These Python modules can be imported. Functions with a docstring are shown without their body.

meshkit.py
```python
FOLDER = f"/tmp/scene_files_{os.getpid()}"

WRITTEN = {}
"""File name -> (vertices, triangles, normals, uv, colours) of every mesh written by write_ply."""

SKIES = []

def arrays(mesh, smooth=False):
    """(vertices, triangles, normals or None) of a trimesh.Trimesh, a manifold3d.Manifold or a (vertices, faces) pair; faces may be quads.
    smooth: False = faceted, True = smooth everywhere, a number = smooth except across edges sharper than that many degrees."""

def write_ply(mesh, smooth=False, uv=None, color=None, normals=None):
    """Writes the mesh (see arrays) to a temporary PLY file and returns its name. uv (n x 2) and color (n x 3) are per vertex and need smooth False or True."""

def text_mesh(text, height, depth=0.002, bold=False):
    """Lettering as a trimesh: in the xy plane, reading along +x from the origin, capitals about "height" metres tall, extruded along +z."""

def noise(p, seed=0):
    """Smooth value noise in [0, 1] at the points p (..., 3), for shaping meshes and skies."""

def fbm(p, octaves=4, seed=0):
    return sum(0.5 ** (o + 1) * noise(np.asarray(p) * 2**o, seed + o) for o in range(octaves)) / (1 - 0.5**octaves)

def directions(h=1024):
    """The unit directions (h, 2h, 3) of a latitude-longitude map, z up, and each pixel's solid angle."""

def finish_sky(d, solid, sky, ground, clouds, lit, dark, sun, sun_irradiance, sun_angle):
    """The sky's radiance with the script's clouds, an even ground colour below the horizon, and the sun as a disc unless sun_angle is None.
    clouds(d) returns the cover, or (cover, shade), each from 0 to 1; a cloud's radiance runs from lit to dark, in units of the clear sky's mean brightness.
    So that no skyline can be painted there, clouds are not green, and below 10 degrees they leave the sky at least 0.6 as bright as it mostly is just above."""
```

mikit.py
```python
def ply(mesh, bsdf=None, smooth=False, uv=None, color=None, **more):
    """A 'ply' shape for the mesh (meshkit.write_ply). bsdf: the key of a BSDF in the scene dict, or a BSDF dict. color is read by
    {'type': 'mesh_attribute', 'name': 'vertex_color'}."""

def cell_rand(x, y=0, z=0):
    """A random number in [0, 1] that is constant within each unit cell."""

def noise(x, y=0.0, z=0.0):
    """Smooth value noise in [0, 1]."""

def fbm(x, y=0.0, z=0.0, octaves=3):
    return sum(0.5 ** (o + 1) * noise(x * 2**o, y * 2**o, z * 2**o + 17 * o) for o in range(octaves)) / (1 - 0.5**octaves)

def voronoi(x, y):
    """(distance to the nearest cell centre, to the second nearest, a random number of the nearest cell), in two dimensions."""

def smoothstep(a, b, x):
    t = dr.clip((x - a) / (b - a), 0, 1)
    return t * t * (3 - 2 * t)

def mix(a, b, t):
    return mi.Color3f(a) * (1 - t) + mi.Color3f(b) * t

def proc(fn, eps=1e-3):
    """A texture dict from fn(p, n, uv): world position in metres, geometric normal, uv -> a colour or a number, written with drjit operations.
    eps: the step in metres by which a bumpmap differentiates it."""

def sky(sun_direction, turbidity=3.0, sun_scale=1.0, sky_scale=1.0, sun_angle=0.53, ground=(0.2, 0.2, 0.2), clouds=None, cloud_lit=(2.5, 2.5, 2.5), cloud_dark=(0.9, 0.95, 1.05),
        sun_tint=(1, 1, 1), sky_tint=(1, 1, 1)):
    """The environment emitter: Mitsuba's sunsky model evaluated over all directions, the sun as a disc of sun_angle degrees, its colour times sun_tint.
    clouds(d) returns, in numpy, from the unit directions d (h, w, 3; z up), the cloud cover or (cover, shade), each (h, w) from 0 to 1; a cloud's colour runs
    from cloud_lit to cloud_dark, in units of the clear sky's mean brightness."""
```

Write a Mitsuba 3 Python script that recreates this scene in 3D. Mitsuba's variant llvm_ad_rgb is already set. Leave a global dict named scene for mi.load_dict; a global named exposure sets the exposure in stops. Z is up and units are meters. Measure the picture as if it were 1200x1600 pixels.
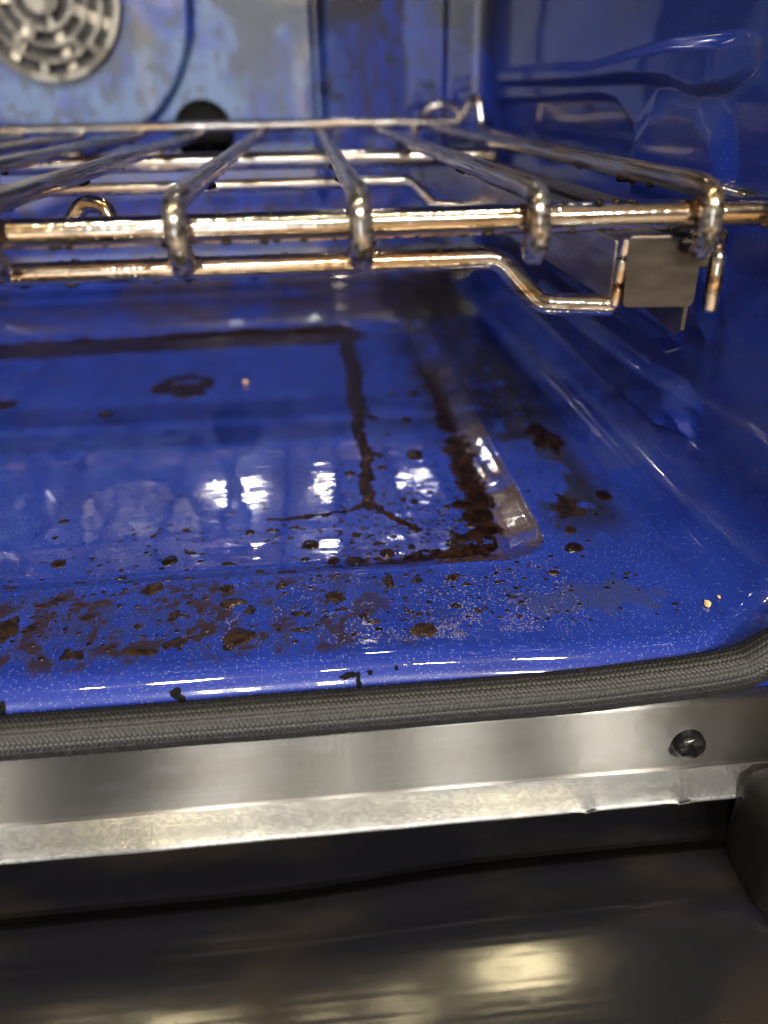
import math, numpy as np, trimesh, drjit as dr, mitsuba as mi, mikit, meshkit
from shapely.geometry import Polygon, Point, LineString, box as sbox
from shapely.ops import unary_union
import shapely
T = mi.ScalarTransform4f
rng = np.random.default_rng(7)
scene, labels = {}, {}

# ---------------------------------------------------------------- camera
CAM = [0.161, -0.155, 0.130]
FWD = [0.07467137, 0.87877193, -0.47136406]
UP = [0.05917383, 0.46794606, 0.88177375]
scene['camera'] = {'type': 'thinlens', 'fov': 53.1301, 'fov_axis': 'x', 'near_clip': 0.01, 'far_clip': 50.0,
                   'aperture_radius': 0.0019, 'focus_distance': 0.228,
                   'to_world': T().look_at(origin=CAM, target=[CAM[i] + FWD[i] for i in range(3)], up=UP)}
exposure = 2.72

# ---------------------------------------------------------------- light: recessed kitchen ceiling lamps and the oven's own lamps
CEIL = 2.0
WARM = [25.5, 23.8, 20.6]
LAMPS = [(-1.73, -3.2), (-0.47, -3.2), (-0.29, -3.2), (0.146, -3.2), (0.66, -3.2), (0.82, -3.2), (1.50, -3.2), (-1.465, -2.6), (-0.40, -2.6), (-0.25, -2.6), (0.148, -2.6), (0.58, -2.6), (0.72, -2.6), (-0.30, -0.72), (0.62, -0.50), (-1.5, -0.8)]
SMALL_LAMPS = [(-0.54, -0.70), (-0.20, -0.66), (0.15, -0.68), (0.345, -0.62)]
OVEN_LAMPS = [(0.203, 0.300)]


def thing(key, label, cat, group=None, kind=None):
    labels[key] = {'label': label, 'category': cat}
    if group:
        labels[key]['group'] = group
    if kind:
        labels[key]['kind'] = kind
        if kind == 'structure':
            labels[key].pop('category')
    return key


def add(key, mesh, bsdf, smooth=False, uv=None, **more):
    k, i = key, 0
    while k in scene:
        i += 1
        k = f'{key}_{i:03d}'
    scene[k] = mikit.ply(mesh, bsdf, smooth, uv=uv, **more)
    return k


# ---------------------------------------------------------------- mesh helpers
def nrm(v):
    v = np.asarray(v, float)
    return v / (np.linalg.norm(v, axis=-1, keepdims=True) + 1e-15)


def rounded(points, r, n=7):
    """polyline with its corners rounded"""
    P = [np.array(p, float) for p in points]
    rs = r if isinstance(r, (list, tuple)) else [r] * len(P)
    out = [P[0]]
    for i in range(1, len(P) - 1):
        a, b, c = P[i - 1], P[i], P[i + 1]
        u, v = nrm(a - b), nrm(c - b)
        ang = math.acos(np.clip(u @ v, -1, 1))
        if ang > math.pi - 0.02:
            out.append(b)
            continue
        t = min(rs[i] / math.tan(ang / 2), 0.48 * np.linalg.norm(a - b), 0.48 * np.linalg.norm(c - b))
        rr = t * math.tan(ang / 2)
        cen = b + nrm(u + v) * (rr / math.sin(ang / 2))
        s, e = b + u * t - cen, b + v * t - cen
        w = math.acos(np.clip(nrm(s) @ nrm(e), -1, 1))
        for k in range(n + 1):
            q = k / n
            out.append(cen + (math.sin((1 - q) * w) * s + math.sin(q * w) * e) / math.sin(w))
    out.append(P[-1])
    return np.array(out)


def resample(p, step):
    d = np.r_[0, np.cumsum(np.linalg.norm(np.diff(p, axis=0), axis=1))]
    n = max(2, int(d[-1] / step) + 1)
    s = np.linspace(0, d[-1], n)
    return np.stack([np.interp(s, d, p[:, k]) for k in range(3)], 1)


def tube(path, r, n=18, caps=True, disp=None):
    p = np.asarray(path, float)
    t = nrm(np.gradient(p, axis=0))
    a = np.cross(t[0], [0, 0, 1.0] if abs(t[0][2]) < 0.9 else [1.0, 0, 0])
    A = np.zeros_like(p)
    a = nrm(a)
    for i in range(len(p)):
        a = nrm(a - t[i] * (a @ t[i]))
        A[i] = a
    B = np.cross(t, A)
    ang = np.arange(n) * 2 * np.pi / n
    R = np.broadcast_to(np.asarray(r, float).reshape(-1, 1), (len(p), n)).copy()
    if disp is not None:
        R = R + disp
    v = p[:, None] + R[..., None] * (np.cos(ang)[None, :, None] * A[:, None] + np.sin(ang)[None, :, None] * B[:, None])
    i, j = np.meshgrid(np.arange(len(p) - 1), np.arange(n), indexing='ij')
    q = np.stack([i * n + j, i * n + (j + 1) % n, (i + 1) * n + (j + 1) % n, (i + 1) * n + j], -1).reshape(-1, 4)
    f = np.vstack([q[:, [0, 1, 2]], q[:, [0, 2, 3]]])
    v = v.reshape(-1, 3)
    if caps:
        m = len(v)
        v = np.vstack([v, p[0], p[-1]])
        k = np.arange(n)
        f = np.vstack([f, np.stack([k * 0 + m, (k + 1) % n, k], 1), np.stack([k * 0 + m + 1, (len(p) - 1) * n + k, (len(p) - 1) * n + (k + 1) % n], 1)])
    m = trimesh.Trimesh(v, f, process=False)
    if m.is_watertight and m.volume < 0:
        m.invert()
    return m


def rod(path, r, n=18, round_end=True, step=None, dents=0.0, seed=0):
    """tube with rounded ends"""
    p = np.asarray(path, float)
    if step:
        p = resample(p, step)
    rr = np.full(len(p), r)
    if dents:
        rr = rr * (1 + dents * (meshkit.fbm(p * 160 + seed, 3, seed) - 0.5))
    if round_end:
        a = np.linspace(0, 1, 5)[:-1]
        t0, t1 = nrm(p[1] - p[0]), nrm(p[-1] - p[-2])
        e = r * 0.7
        s = np.vstack([p[0] + t0 * (e * (k - 1)) for k in a])
        f = np.vstack([p[-1] + t1 * (e * (1 - k)) for k in a[::-1]])
        w = r * np.sqrt(np.clip(1 - (1 - a) ** 2, 0.01, 1))
        p = np.vstack([s, p, f])
        rr = np.r_[w, rr, w[::-1]]
    return tube(p, rr, n)


def grid(P):
    """(n, m, 3) points -> mesh"""
    n, m = P.shape[:2]
    i, j = np.meshgrid(np.arange(n - 1), np.arange(m - 1), indexing='ij')
    q = np.stack([i * m + j, (i + 1) * m + j, (i + 1) * m + j + 1, i * m + j + 1], -1).reshape(-1, 4)
    return trimesh.Trimesh(P.reshape(-1, 3), np.vstack([q[:, [0, 1, 2]], q[:, [0, 2, 3]]]), process=False)


def prism(poly, depth, frame=None, bevel=0.0):
    """shapely polygon extruded along +z (then frame: 4x4)"""
    ms = [trimesh.creation.extrude_polygon(g, depth, engine='earcut') for g in getattr(poly, 'geoms', [poly])]
    m = trimesh.util.concatenate(ms)
    if frame is not None:
        m.apply_transform(frame)
    return m


def fr(x, y, z, o):
    m = np.eye(4)
    m[:3, 0], m[:3, 1], m[:3, 2], m[:3, 3] = x, y, z, o
    return m


def rbox(lo, hi, r=0.001):
    """box with rounded edges"""
    import manifold3d as m3
    lo, hi = np.array(lo, float), np.array(hi, float)
    s = m3.Manifold.sphere(r, 12)
    pts = [s.translate([float(v) for v in (lo + r + (hi - lo - 2 * r) * np.array(c))]) for c in np.ndindex(2, 2, 2)]
    m = m3.Manifold.batch_hull(pts).to_mesh()
    return trimesh.Trimesh(m.vert_properties[:, :3], m.tri_verts, process=False)


def sst(a, b, x):
    t = np.clip((x - a) / (b - a), 0, 1)
    return t * t * (3 - 2 * t)


# ---------------------------------------------------------------- materials
n3, f3, ss, mixc, vor = mikit.noise, mikit.fbm, mikit.smoothstep, mikit.mix, mikit.voronoi
BLUE = (0.0105, 0.0255, 0.195)
BLUE2 = (0.0060, 0.0140, 0.120)


def flecks(a, b, size, lo, hi):
    d, _, k = vor(a / size, b / size)
    return ss(hi, lo, d + 0.16 * (1 - k)) * ss(0.50, 0.60, k)


def rect_sdf(x, y, cx, cy, hx, hy, r):
    qx, qy = dr.abs(x - cx) - (hx - r), dr.abs(y - cy) - (hy - r)
    return dr.sqrt(dr.square(dr.maximum(qx, 0)) + dr.square(dr.maximum(qy, 0))) + dr.minimum(dr.maximum(qx, qy), 0) - r


def floor_color(p, n, uv):
    x, y = p.x, p.y
    base = mixc(BLUE2, BLUE, f3(x * 60, y * 60, 3.0))
    base = mixc(base, (0.42, 0.46, 0.62), 0.38 * flecks(x, y + p.z, 0.0011, 0.08, 0.22))
    w = f3(x * 170 + 4, y * 170, 1.3, 4)          # blotch noise
    w2 = f3(x * 520, y * 420, 5.3, 3)
    # baked film along the front edge, thinning to the right
    band = ss(0.006, 0.014, y) * ss(0.054, 0.044, y) * ss(0.215, 0.15, x)
    film = band * ss(0.40, 0.60, w + 0.45 * (w2 - 0.5))
    base = mixc(base, (0.020, 0.018, 0.027), (0.20 + 0.7 * w2) * film)
    base = mixc(base, (0.018, 0.010, 0.007), 0.8 * band * ss(0.58, 0.64, w + 0.45 * (w2 - 0.5)))
    # brown film on the right step of the pan and pooled patches inside it
    sd = rect_sdf(x, y, 0.0, 0.2055, 0.2335, 0.1555, 0.016)
    st = ss(0.0002, -0.0006, sd + 0.004 * (w2 - 0.5) * (w - 0.3)) * ss(-0.0175, -0.010, sd + 0.010 * (w - 0.5)) * ss(0.165, 0.20, x) * ss(0.30, 0.26, y)
    base = mixc(base, (0.045, 0.028, 0.019), st * (0.20 + 0.72 * ss(0.40, 0.56, f3(x * 130, y * 90, 6.0, 4))))
    # dull dark stains on the right margin and in front of the corner
    rm = ss(0.234, 0.242, x) * ss(0.272, 0.258, x) * ss(0.05, 0.08, y)
    base = mixc(base, (0.012, 0.012, 0.020), 0.92 * rm * ss(0.30, 0.42, w) * ss(0.36, 0.43, f3(x * 45 + 9, y * 30, 2.0)))
    pat = rect_sdf(x, y, 0.236, 0.026, 0.020, 0.007, 0.006) + 0.016 * (f3(x * 150, y * 150, 8.0, 4) - 0.5)
    base = mixc(base, (0.022, 0.028, 0.075), (0.25 + 0.7 * w2) * ss(0.0016, -0.0016, pat))
    # soot and old grease towards the rear and in the rear right corner
    bk = ss(0.355, 0.385, y + 0.06 * (w - 0.5)) * ss(0.30, 0.62, f3(x * 35, y * 60, 4.0) + 0.25 * ss(0.14, 0.24, x))
    base = mixc(base, (0.030, 0.022, 0.024), 0.8 * bk)
    cr = ss(0.20, 0.225, x + 0.02 * (w - 0.5)) * ss(0.115, 0.19, y) * ss(0.278, 0.262, x)
    base = mixc(base, (0.014, 0.012, 0.016), 0.9 * cr * ss(0.30, 0.46, w))
    return base


def wall_color(p, n, uv):
    y, z = p.y, p.z
    base = mixc(BLUE2, BLUE, f3(y * 40, z * 40, 6.0))
    base = mixc(base, (0.30, 0.34, 0.55), 0.3 * flecks(y + p.x, z, 0.0014, 0.05, 0.18))
    drip = f3(y * 260, z * 14, 2.0, 3) * ss(0.2, 0.45, y)
    base = mixc(base, (0.03, 0.03, 0.045), 0.75 * ss(0.50, 0.62, drip) * ss(0.10, 0.14, z))
    smear = f3(y * 25 + 3, z * 40, 9.0, 4)
    base = mixc(base, (0.035, 0.050, 0.15), 0.4 * ss(0.48, 0.62, smear))
    return base


def back_color(p, n, uv):
    x, z = p.x, p.z
    base = mixc(BLUE2, BLUE, f3(x * 40, z * 40, 6.0))
    h = f3(x * 28 + 5, z * 22, 3.0, 4)
    film = ss(0.205, 0.15, x + 0.03 * (h - 0.5)) * ss(0.095, 0.125, z + 0.03 * (h - 0.5))
    base = mixc(base, (0.050, 0.085, 0.175), film * (0.10 + 0.85 * ss(0.38, 0.62, f3(x * 55 + 5, z * 38, 3.0, 4))))
    base = mixc(base, (0.012, 0.011, 0.012), 0.9 * ss(0.140, 0.176, z + 0.06 * (h - 0.5)) * ss(0.40, 0.52, f3(x * 30 + 2, z * 26, 7.0, 4)))
    drip = f3(x * 300, z * 20, 2.0, 3)
    base = mixc(base, (0.016, 0.014, 0.015), 0.5 * ss(0.60, 0.72, drip))
    spl = f3(x * 210, z * 150, 1.0, 4)
    base = mixc(base, (0.012, 0.012, 0.016), 0.75 * ss(0.57, 0.68, spl))
    return base


def peel(p, n, uv):
    return f3(p.x * 700, p.y * 700, p.z * 700, 2) * 0.75 + 0.25 * n3(p.x * 160, p.y * 160, p.z * 160)


def enamel(fn, rough=0.095, bump=2.6e-5, relief=peel):
    return {'type': 'twosided', 'b': {'type': 'bumpmap', 'arbitrary': mikit.proc(relief, 1e-4), 'scale': bump, 'bsdf': {
        'type': 'principled', 'base_color': mikit.proc(fn), 'roughness': rough, 'specular': 0.8, 'clearcoat': 0.3, 'clearcoat_gloss': 0.95}}}




def floor_peel(p, n, uv):
    film = ss(0.010, 0.016, p.y) * ss(0.060, 0.046, p.y)      # blistered film along the front edge
    return peel(p, n, uv) * (1 + 1.2 * film) + 1.3 * n3(p.x * 80, p.y * 640, 4.0) + 1.1 * n3(p.x * 150 + p.y * 40, p.y * 300, 9.0)


scene['floor_enamel'] = enamel(floor_color, 0.032, 1.0e-5, floor_peel)
scene['wall_enamel'] = enamel(wall_color, 0.075, 1.0e-5)


def back_rough(p, n, uv):
    return 0.022 + 0.035 * ss(0.205, 0.15, p.x) * ss(0.40, 0.60, f3(p.x * 55 + 5, p.z * 38, 3.0, 4))


scene['back_enamel'] = enamel(back_color, mikit.proc(back_rough), 0.25e-5)



def lip_color(p, n, uv):
    base = mixc(BLUE2, BLUE, f3(p.x * 60, p.y * 60, 3.0))
    return mixc(base, (0.40, 0.44, 0.62), 0.4 * flecks(p.x, p.z + p.y, 0.0014, 0.07, 0.18))


scene['plain_enamel'] = enamel(lip_color, 0.12, 1.5e-5)


def chrome_color(p, n, uv):
    s = f3(p.x * 22, p.y * 260, p.z * 260, 3)
    c = mixc((0.92, 0.89, 0.84), (0.86, 0.62, 0.36), ss(0.40, 0.62, s))
    c = mixc(c, (0.22, 0.115, 0.05), 0.7 * ss(0.60, 0.72, f3(p.x * 120, p.y * 700, p.z * 700, 3)))
    return c


def scuff(p, n, uv):
    return 0.6 * f3(p.x * 350, p.y * 350, p.z * 350, 3) + 0.4 * n3(p.x * 1500, p.y * 1500, p.z * 300)


scene['chrome'] = {'type': 'twosided', 'b': {'type': 'bumpmap', 'arbitrary': mikit.proc(scuff, 1e-4), 'scale': 1.3e-4, 'bsdf': {
    'type': 'principled', 'base_color': mikit.proc(chrome_color), 'metallic': 1.0, 'roughness': 0.09}}}


def wire_color(p, n, uv):
    s = f3(p.x * 190, p.y * 45, p.z * 190, 4)
    c = mixc((0.60, 0.57, 0.53), (0.56, 0.42, 0.27), ss(0.44, 0.66, s))
    return mixc(c, (0.12, 0.085, 0.055), 0.8 * ss(0.47, 0.64, f3(p.x * 1000, p.y * 36, p.z * 1000 + 7, 4)))


scene['wire_chrome'] = {'type': 'twosided', 'b': {'type': 'bumpmap', 'arbitrary': mikit.proc(scuff, 1e-4), 'scale': 1.4e-4, 'bsdf': {
    'type': 'principled', 'base_color': mikit.proc(wire_color), 'metallic': 0.95, 'roughness': 0.16}}}


def rail_color(p, n, uv):
    s = f3(p.x * 50, p.y * 20, p.z * 70, 4)
    return mixc((0.15, 0.145, 0.145), (0.075, 0.062, 0.055), ss(0.30, 0.72, s))


scene['rail_steel'] = {'type': 'twosided', 'b': {'type': 'principled', 'base_color': mikit.proc(rail_color), 'metallic': 0.85, 'roughness': 0.27}}


scene['side_steel'] = {'type': 'twosided', 'b': {'type': 'principled', 'base_color': mikit.proc(lambda p, n, uv: mixc((0.42, 0.40, 0.39), (0.26, 0.21, 0.16), ss(0.35, 0.65, f3(p.x, p.y * 45, p.z * 200, 4)))), 'metallic': 0.9, 'roughness': 0.24}}
scene['bracket_steel'] = {'type': 'twosided', 'b': {'type': 'bumpmap', 'arbitrary': mikit.proc(scuff, 1e-4), 'scale': 5e-5, 'bsdf': {
    'type': 'principled', 'base_color': mikit.proc(lambda p, n, uv: mixc((0.055, 0.050, 0.050), (0.12, 0.112, 0.108), f3(p.x * 160, p.y, p.z * 420, 4))), 'metallic': 0.85, 'roughness': 0.2}}}


def sill_color(p, n, uv):
    s = f3(p.x * 9, 1.0, p.z * 2600, 3)
    m = f3(p.x * 35, p.z * 90, 2.0, 3)
    c = mixc((0.135, 0.134, 0.133), (0.19, 0.1885, 0.186), s)
    return mixc(c, (0.125, 0.118, 0.108), 0.5 * ss(0.50, 0.66, m))


scene['brushed_steel'] = {'type': 'twosided', 'b': {'type': 'roughconductor', 'material': 'none', 'distribution': 'ggx', 'alpha_u': 0.028, 'alpha_v': 0.5,
                                                    'specular_reflectance': mikit.proc(sill_color)}}


def ledge_color(p, n, uv):
    s = f3(p.x * 900 + p.y * 500, p.y * 1900, 4.0, 3)
    m = f3(p.x * 40, p.y * 900, 1.0, 4)
    c = mixc((0.14, 0.142, 0.147), (0.19, 0.192, 0.196), ss(0.35, 0.7, s))
    return mixc(c, (0.135, 0.138, 0.144), 0.5 * ss(0.42, 0.66, m))


def ledge_bump(p, n, uv):
    return f3(p.x * 1300, p.y * 1700, p.z * 1700, 2)


scene['worn_steel'] = {'type': 'twosided', 'b': {'type': 'bumpmap', 'arbitrary': mikit.proc(ledge_bump, 1e-4), 'scale': 3e-5, 'bsdf': {
    'type': 'roughconductor', 'material': 'none', 'distribution': 'ggx', 'alpha_u': 0.05, 'alpha_v': 0.33, 'specular_reflectance': mikit.proc(ledge_color)}}}


def gasket_color(p, n, uv):
    return mixc((0.004, 0.004, 0.005), (0.015, 0.015, 0.016), f3(p.x * 900, p.y * 900, p.z * 900, 2))


scene['gasket_braid'] = {'type': 'twosided', 'b': {'type': 'principled', 'base_color': mikit.proc(gasket_color), 'roughness': 0.5, 'specular': 0.35}}


def door_bump(p, n, uv):
    return 0.7 * f3(p.x * 60, p.y * 90, p.z * 90, 3) + 0.16 * n3(p.x * 25, p.y * 900, p.z * 200) + 0.05 * f3(p.x * 140, p.y * 700, 1.0, 2)


def door_color(p, n, uv):
    m = f3(p.x * 22, p.y * 60, 3.0, 4)
    return mixc((0.005, 0.005, 0.007), (0.012, 0.010, 0.009), ss(0.40, 0.75, m))


scene['door_enamel'] = {'type': 'twosided', 'b': {'type': 'bumpmap', 'arbitrary': mikit.proc(door_bump, 5e-4), 'scale': 1.2e-4, 'bsdf': {
    'type': 'principled', 'base_color': mikit.proc(door_color), 'roughness': 0.14, 'specular': 0.16}}}
scene['hinge_black'] = {'type': 'twosided', 'b': {'type': 'principled', 'base_color': {'type': 'rgb', 'value': [0.006, 0.005, 0.0045]}, 'specular': 0.3, 'roughness': 0.4}}
scene['screw_black'] = {'type': 'twosided', 'b': {'type': 'principled', 'base_color': {'type': 'rgb', 'value': [0.035, 0.035, 0.038]}, 'metallic': 0.8, 'roughness': 0.18}}
scene['casing_steel'] = {'type': 'twosided', 'b': {'type': 'principled', 'base_color': {'type': 'rgb', 'value': [0.3, 0.3, 0.3]}, 'metallic': 0.5, 'roughness': 0.4}}


def fan_color(p, n, uv):
    s = f3(p.x * 130, p.z * 130, 2.0, 4)
    return mixc((0.24, 0.225, 0.20), (0.09, 0.082, 0.072), ss(0.42, 0.60, s))


scene['fan_steel'] = {'type': 'twosided', 'b': {'type': 'principled', 'base_color': mikit.proc(fan_color), 'metallic': 0.45, 'roughness': 0.42}}
scene['fan_blade_steel'] = {'type': 'twosided', 'b': {'type': 'principled', 'base_color': {'type': 'rgb', 'value': [0.75, 0.68, 0.55]}, 'metallic': 0.3, 'roughness': 0.5}}
scene['soot_black'] = {'type': 'twosided', 'b': {'type': 'principled', 'base_color': {'type': 'rgb', 'value': [0.012, 0.010, 0.009]}, 'roughness': 0.45}}


def grease_color(p, n, uv):
    return mixc((0.004, 0.0018, 0.0012), (0.014, 0.0065, 0.0035), ss(0.40, 0.7, f3(p.x * 500, p.y * 500, 2.0, 3)))


def grease_bump(p, n, uv):
    return f3(p.x * 900, p.y * 900, p.z * 900, 2)


scene['wet_grease'] = {'type': 'twosided', 'b': {'type': 'bumpmap', 'arbitrary': mikit.proc(grease_bump, 1e-4), 'scale': 4e-5, 'bsdf': {
    'type': 'principled', 'base_color': mikit.proc(grease_color), 'roughness': 0.10, 'specular': 0.5, 'clearcoat': 0.6, 'clearcoat_gloss': 0.95}}}


scene['thick_grease'] = {'type': 'twosided', 'b': {'type': 'bumpmap', 'arbitrary': mikit.proc(grease_bump, 1e-4), 'scale': 6e-5, 'bsdf': {
    'type': 'principled', 'base_color': mikit.proc(grease_color), 'roughness': 0.26, 'specular': 0.16}}}


def baked_color(p, n, uv):
    return mixc((0.006, 0.003, 0.002), (0.018, 0.0095, 0.0055), ss(0.35, 0.70, f3(p.x * 420, p.y * 420, 5.0, 3)))


scene['baked_grease'] = {'type': 'twosided', 'b': {'type': 'bumpmap', 'arbitrary': mikit.proc(grease_bump, 1e-4), 'scale': 5e-5, 'bsdf': {
    'type': 'principled', 'base_color': mikit.proc(baked_color), 'roughness': 0.2, 'specular': 0.5, 'clearcoat': 0.4}}}
scene['char_black'] = {'type': 'twosided', 'b': {'type': 'principled', 'base_color': {'type': 'rgb', 'value': [0.003, 0.0028, 0.0027]}, 'roughness': 0.7, 'specular': 0.05}}
scene['crumb_tan'] = {'type': 'twosided', 'b': {'type': 'principled', 'base_color': {'type': 'rgb', 'value': [0.62, 0.34, 0.15]}, 'roughness': 0.6}}

# kitchen
scene['ceiling_paint'] = {'type': 'twosided', 'b': {'type': 'diffuse', 'reflectance': {'type': 'rgb', 'value': [0.62, 0.61, 0.59]}}}
scene['wall_paint'] = {'type': 'twosided', 'b': {'type': 'diffuse', 'reflectance': {'type': 'rgb', 'value': [0.06, 0.058, 0.056]}}}
scene['floor_wood'] = {'type': 'twosided', 'b': {'type': 'diffuse', 'reflectance': {'type': 'rgb', 'value': [0.12, 0.09, 0.065]}}}
scene['cabinet_wood'] = {'type': 'twosided', 'b': {'type': 'diffuse', 'reflectance': {'type': 'rgb', 'value': [0.15, 0.135, 0.12]}}}
scene['lamp_trim'] = {'type': 'twosided', 'b': {'type': 'diffuse', 'reflectance': {'type': 'rgb', 'value': [0.8, 0.8, 0.78]}}}

# ---------------------------------------------------------------- the kitchen in front of the oven (seen only in reflections)
def sheet(a, b, c, d):
    return trimesh.Trimesh([a, b, c, d], [[0, 1, 2], [0, 2, 3]], process=False)


X0, X1, Y0, Y1, ZF = -3.2, 3.4, -4.8, 0.03, -0.5
thing('kitchen_ceiling', 'white kitchen ceiling in front of the oven', None, kind='structure')
add('kitchen_ceiling', sheet((X0, Y0, CEIL), (X1, Y0, CEIL), (X1, Y1, CEIL), (X0, Y1, CEIL)), 'ceiling_paint')
thing('kitchen_floor', 'brown wooden kitchen floor below the oven', None, kind='structure')
add('kitchen_floor', sheet((X0, Y0, ZF), (X1, Y0, ZF), (X1, Y1, ZF), (X0, Y1, ZF)), 'floor_wood')
thing('kitchen_wall', 'beige kitchen walls facing the oven', None, kind='structure')
add('kitchen_wall', trimesh.util.concatenate([sheet((X0, Y0, ZF), (X1, Y0, ZF), (X1, Y0, CEIL), (X0, Y0, CEIL)), 
                                              sheet((X1, Y0, ZF), (X1, Y1, ZF), (X1, Y1, CEIL), (X1, Y0, CEIL)), sheet((X0, Y1, 0.62), (X1, Y1, 0.62), (X1, Y1, CEIL), (X0, Y1, CEIL))]), 'wall_paint')


thing('glass_door', 'pale daylit glass door opposite the oven', 'glass door')
scene['glass_door__pane'] = mikit.ply(sheet((-1.8, Y0 + 0.02, -0.30), (-1.8, Y0 + 0.02, 0.72), (0.15, Y0 + 0.02, 0.72), (0.15, Y0 + 0.02, -0.30)).copy(), 'cabinet_wood',
                                          emitter={'type': 'area', 'radiance': {'type': 'rgb', 'value': [0.20, 0.24, 0.30]}}, flip_normals=False)
for k, (a, b) in enumerate((((-1.88, -0.42), (0.23, -0.30)), ((-1.88, 0.72), (0.23, 0.80)), ((-1.88, -0.30), (-1.8, 0.72)), ((0.15, -0.30), (0.23, 0.72)), ((-0.87, -0.30), (-0.79, 0.72)))):
    add('glass_door__frame', rbox((a[0], Y0 + 0.005, a[1]), (b[0], Y0 + 0.05, b[1]), 0.004), 'lamp_trim')


thing('kitchen_cabinets', 'tall dark brown kitchen cabinets left of the oven', 'cabinet')
add('kitchen_cabinets__side_panel', rbox((X0 - 0.02, Y0, ZF), (X0, -0.01, CEIL - 0.003), 0.002), 'cabinet_wood')
for k in range(6):
    y0_ = Y0 + 0.12 + k * 0.76
    if k != 3:
        add('kitchen_cabinets__door', rbox((X0 + 0.001, y0_, ZF + 0.1), (X0 + 0.018, y0_ + 0.74, CEIL - 0.1), 0.004), 'cabinet_wood')


def disc(r, n=32):
    a = np.arange(n) * 2 * np.pi / n
    v = np.vstack([np.stack([np.cos(a) * r, np.sin(a) * r, a * 0], 1), [[0, 0, 0]]])
    k = np.arange(n)
    return trimesh.Trimesh(v, np.stack([(k + 1) % n, k, k * 0 + n], 1), process=False)   # faces -z


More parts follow.
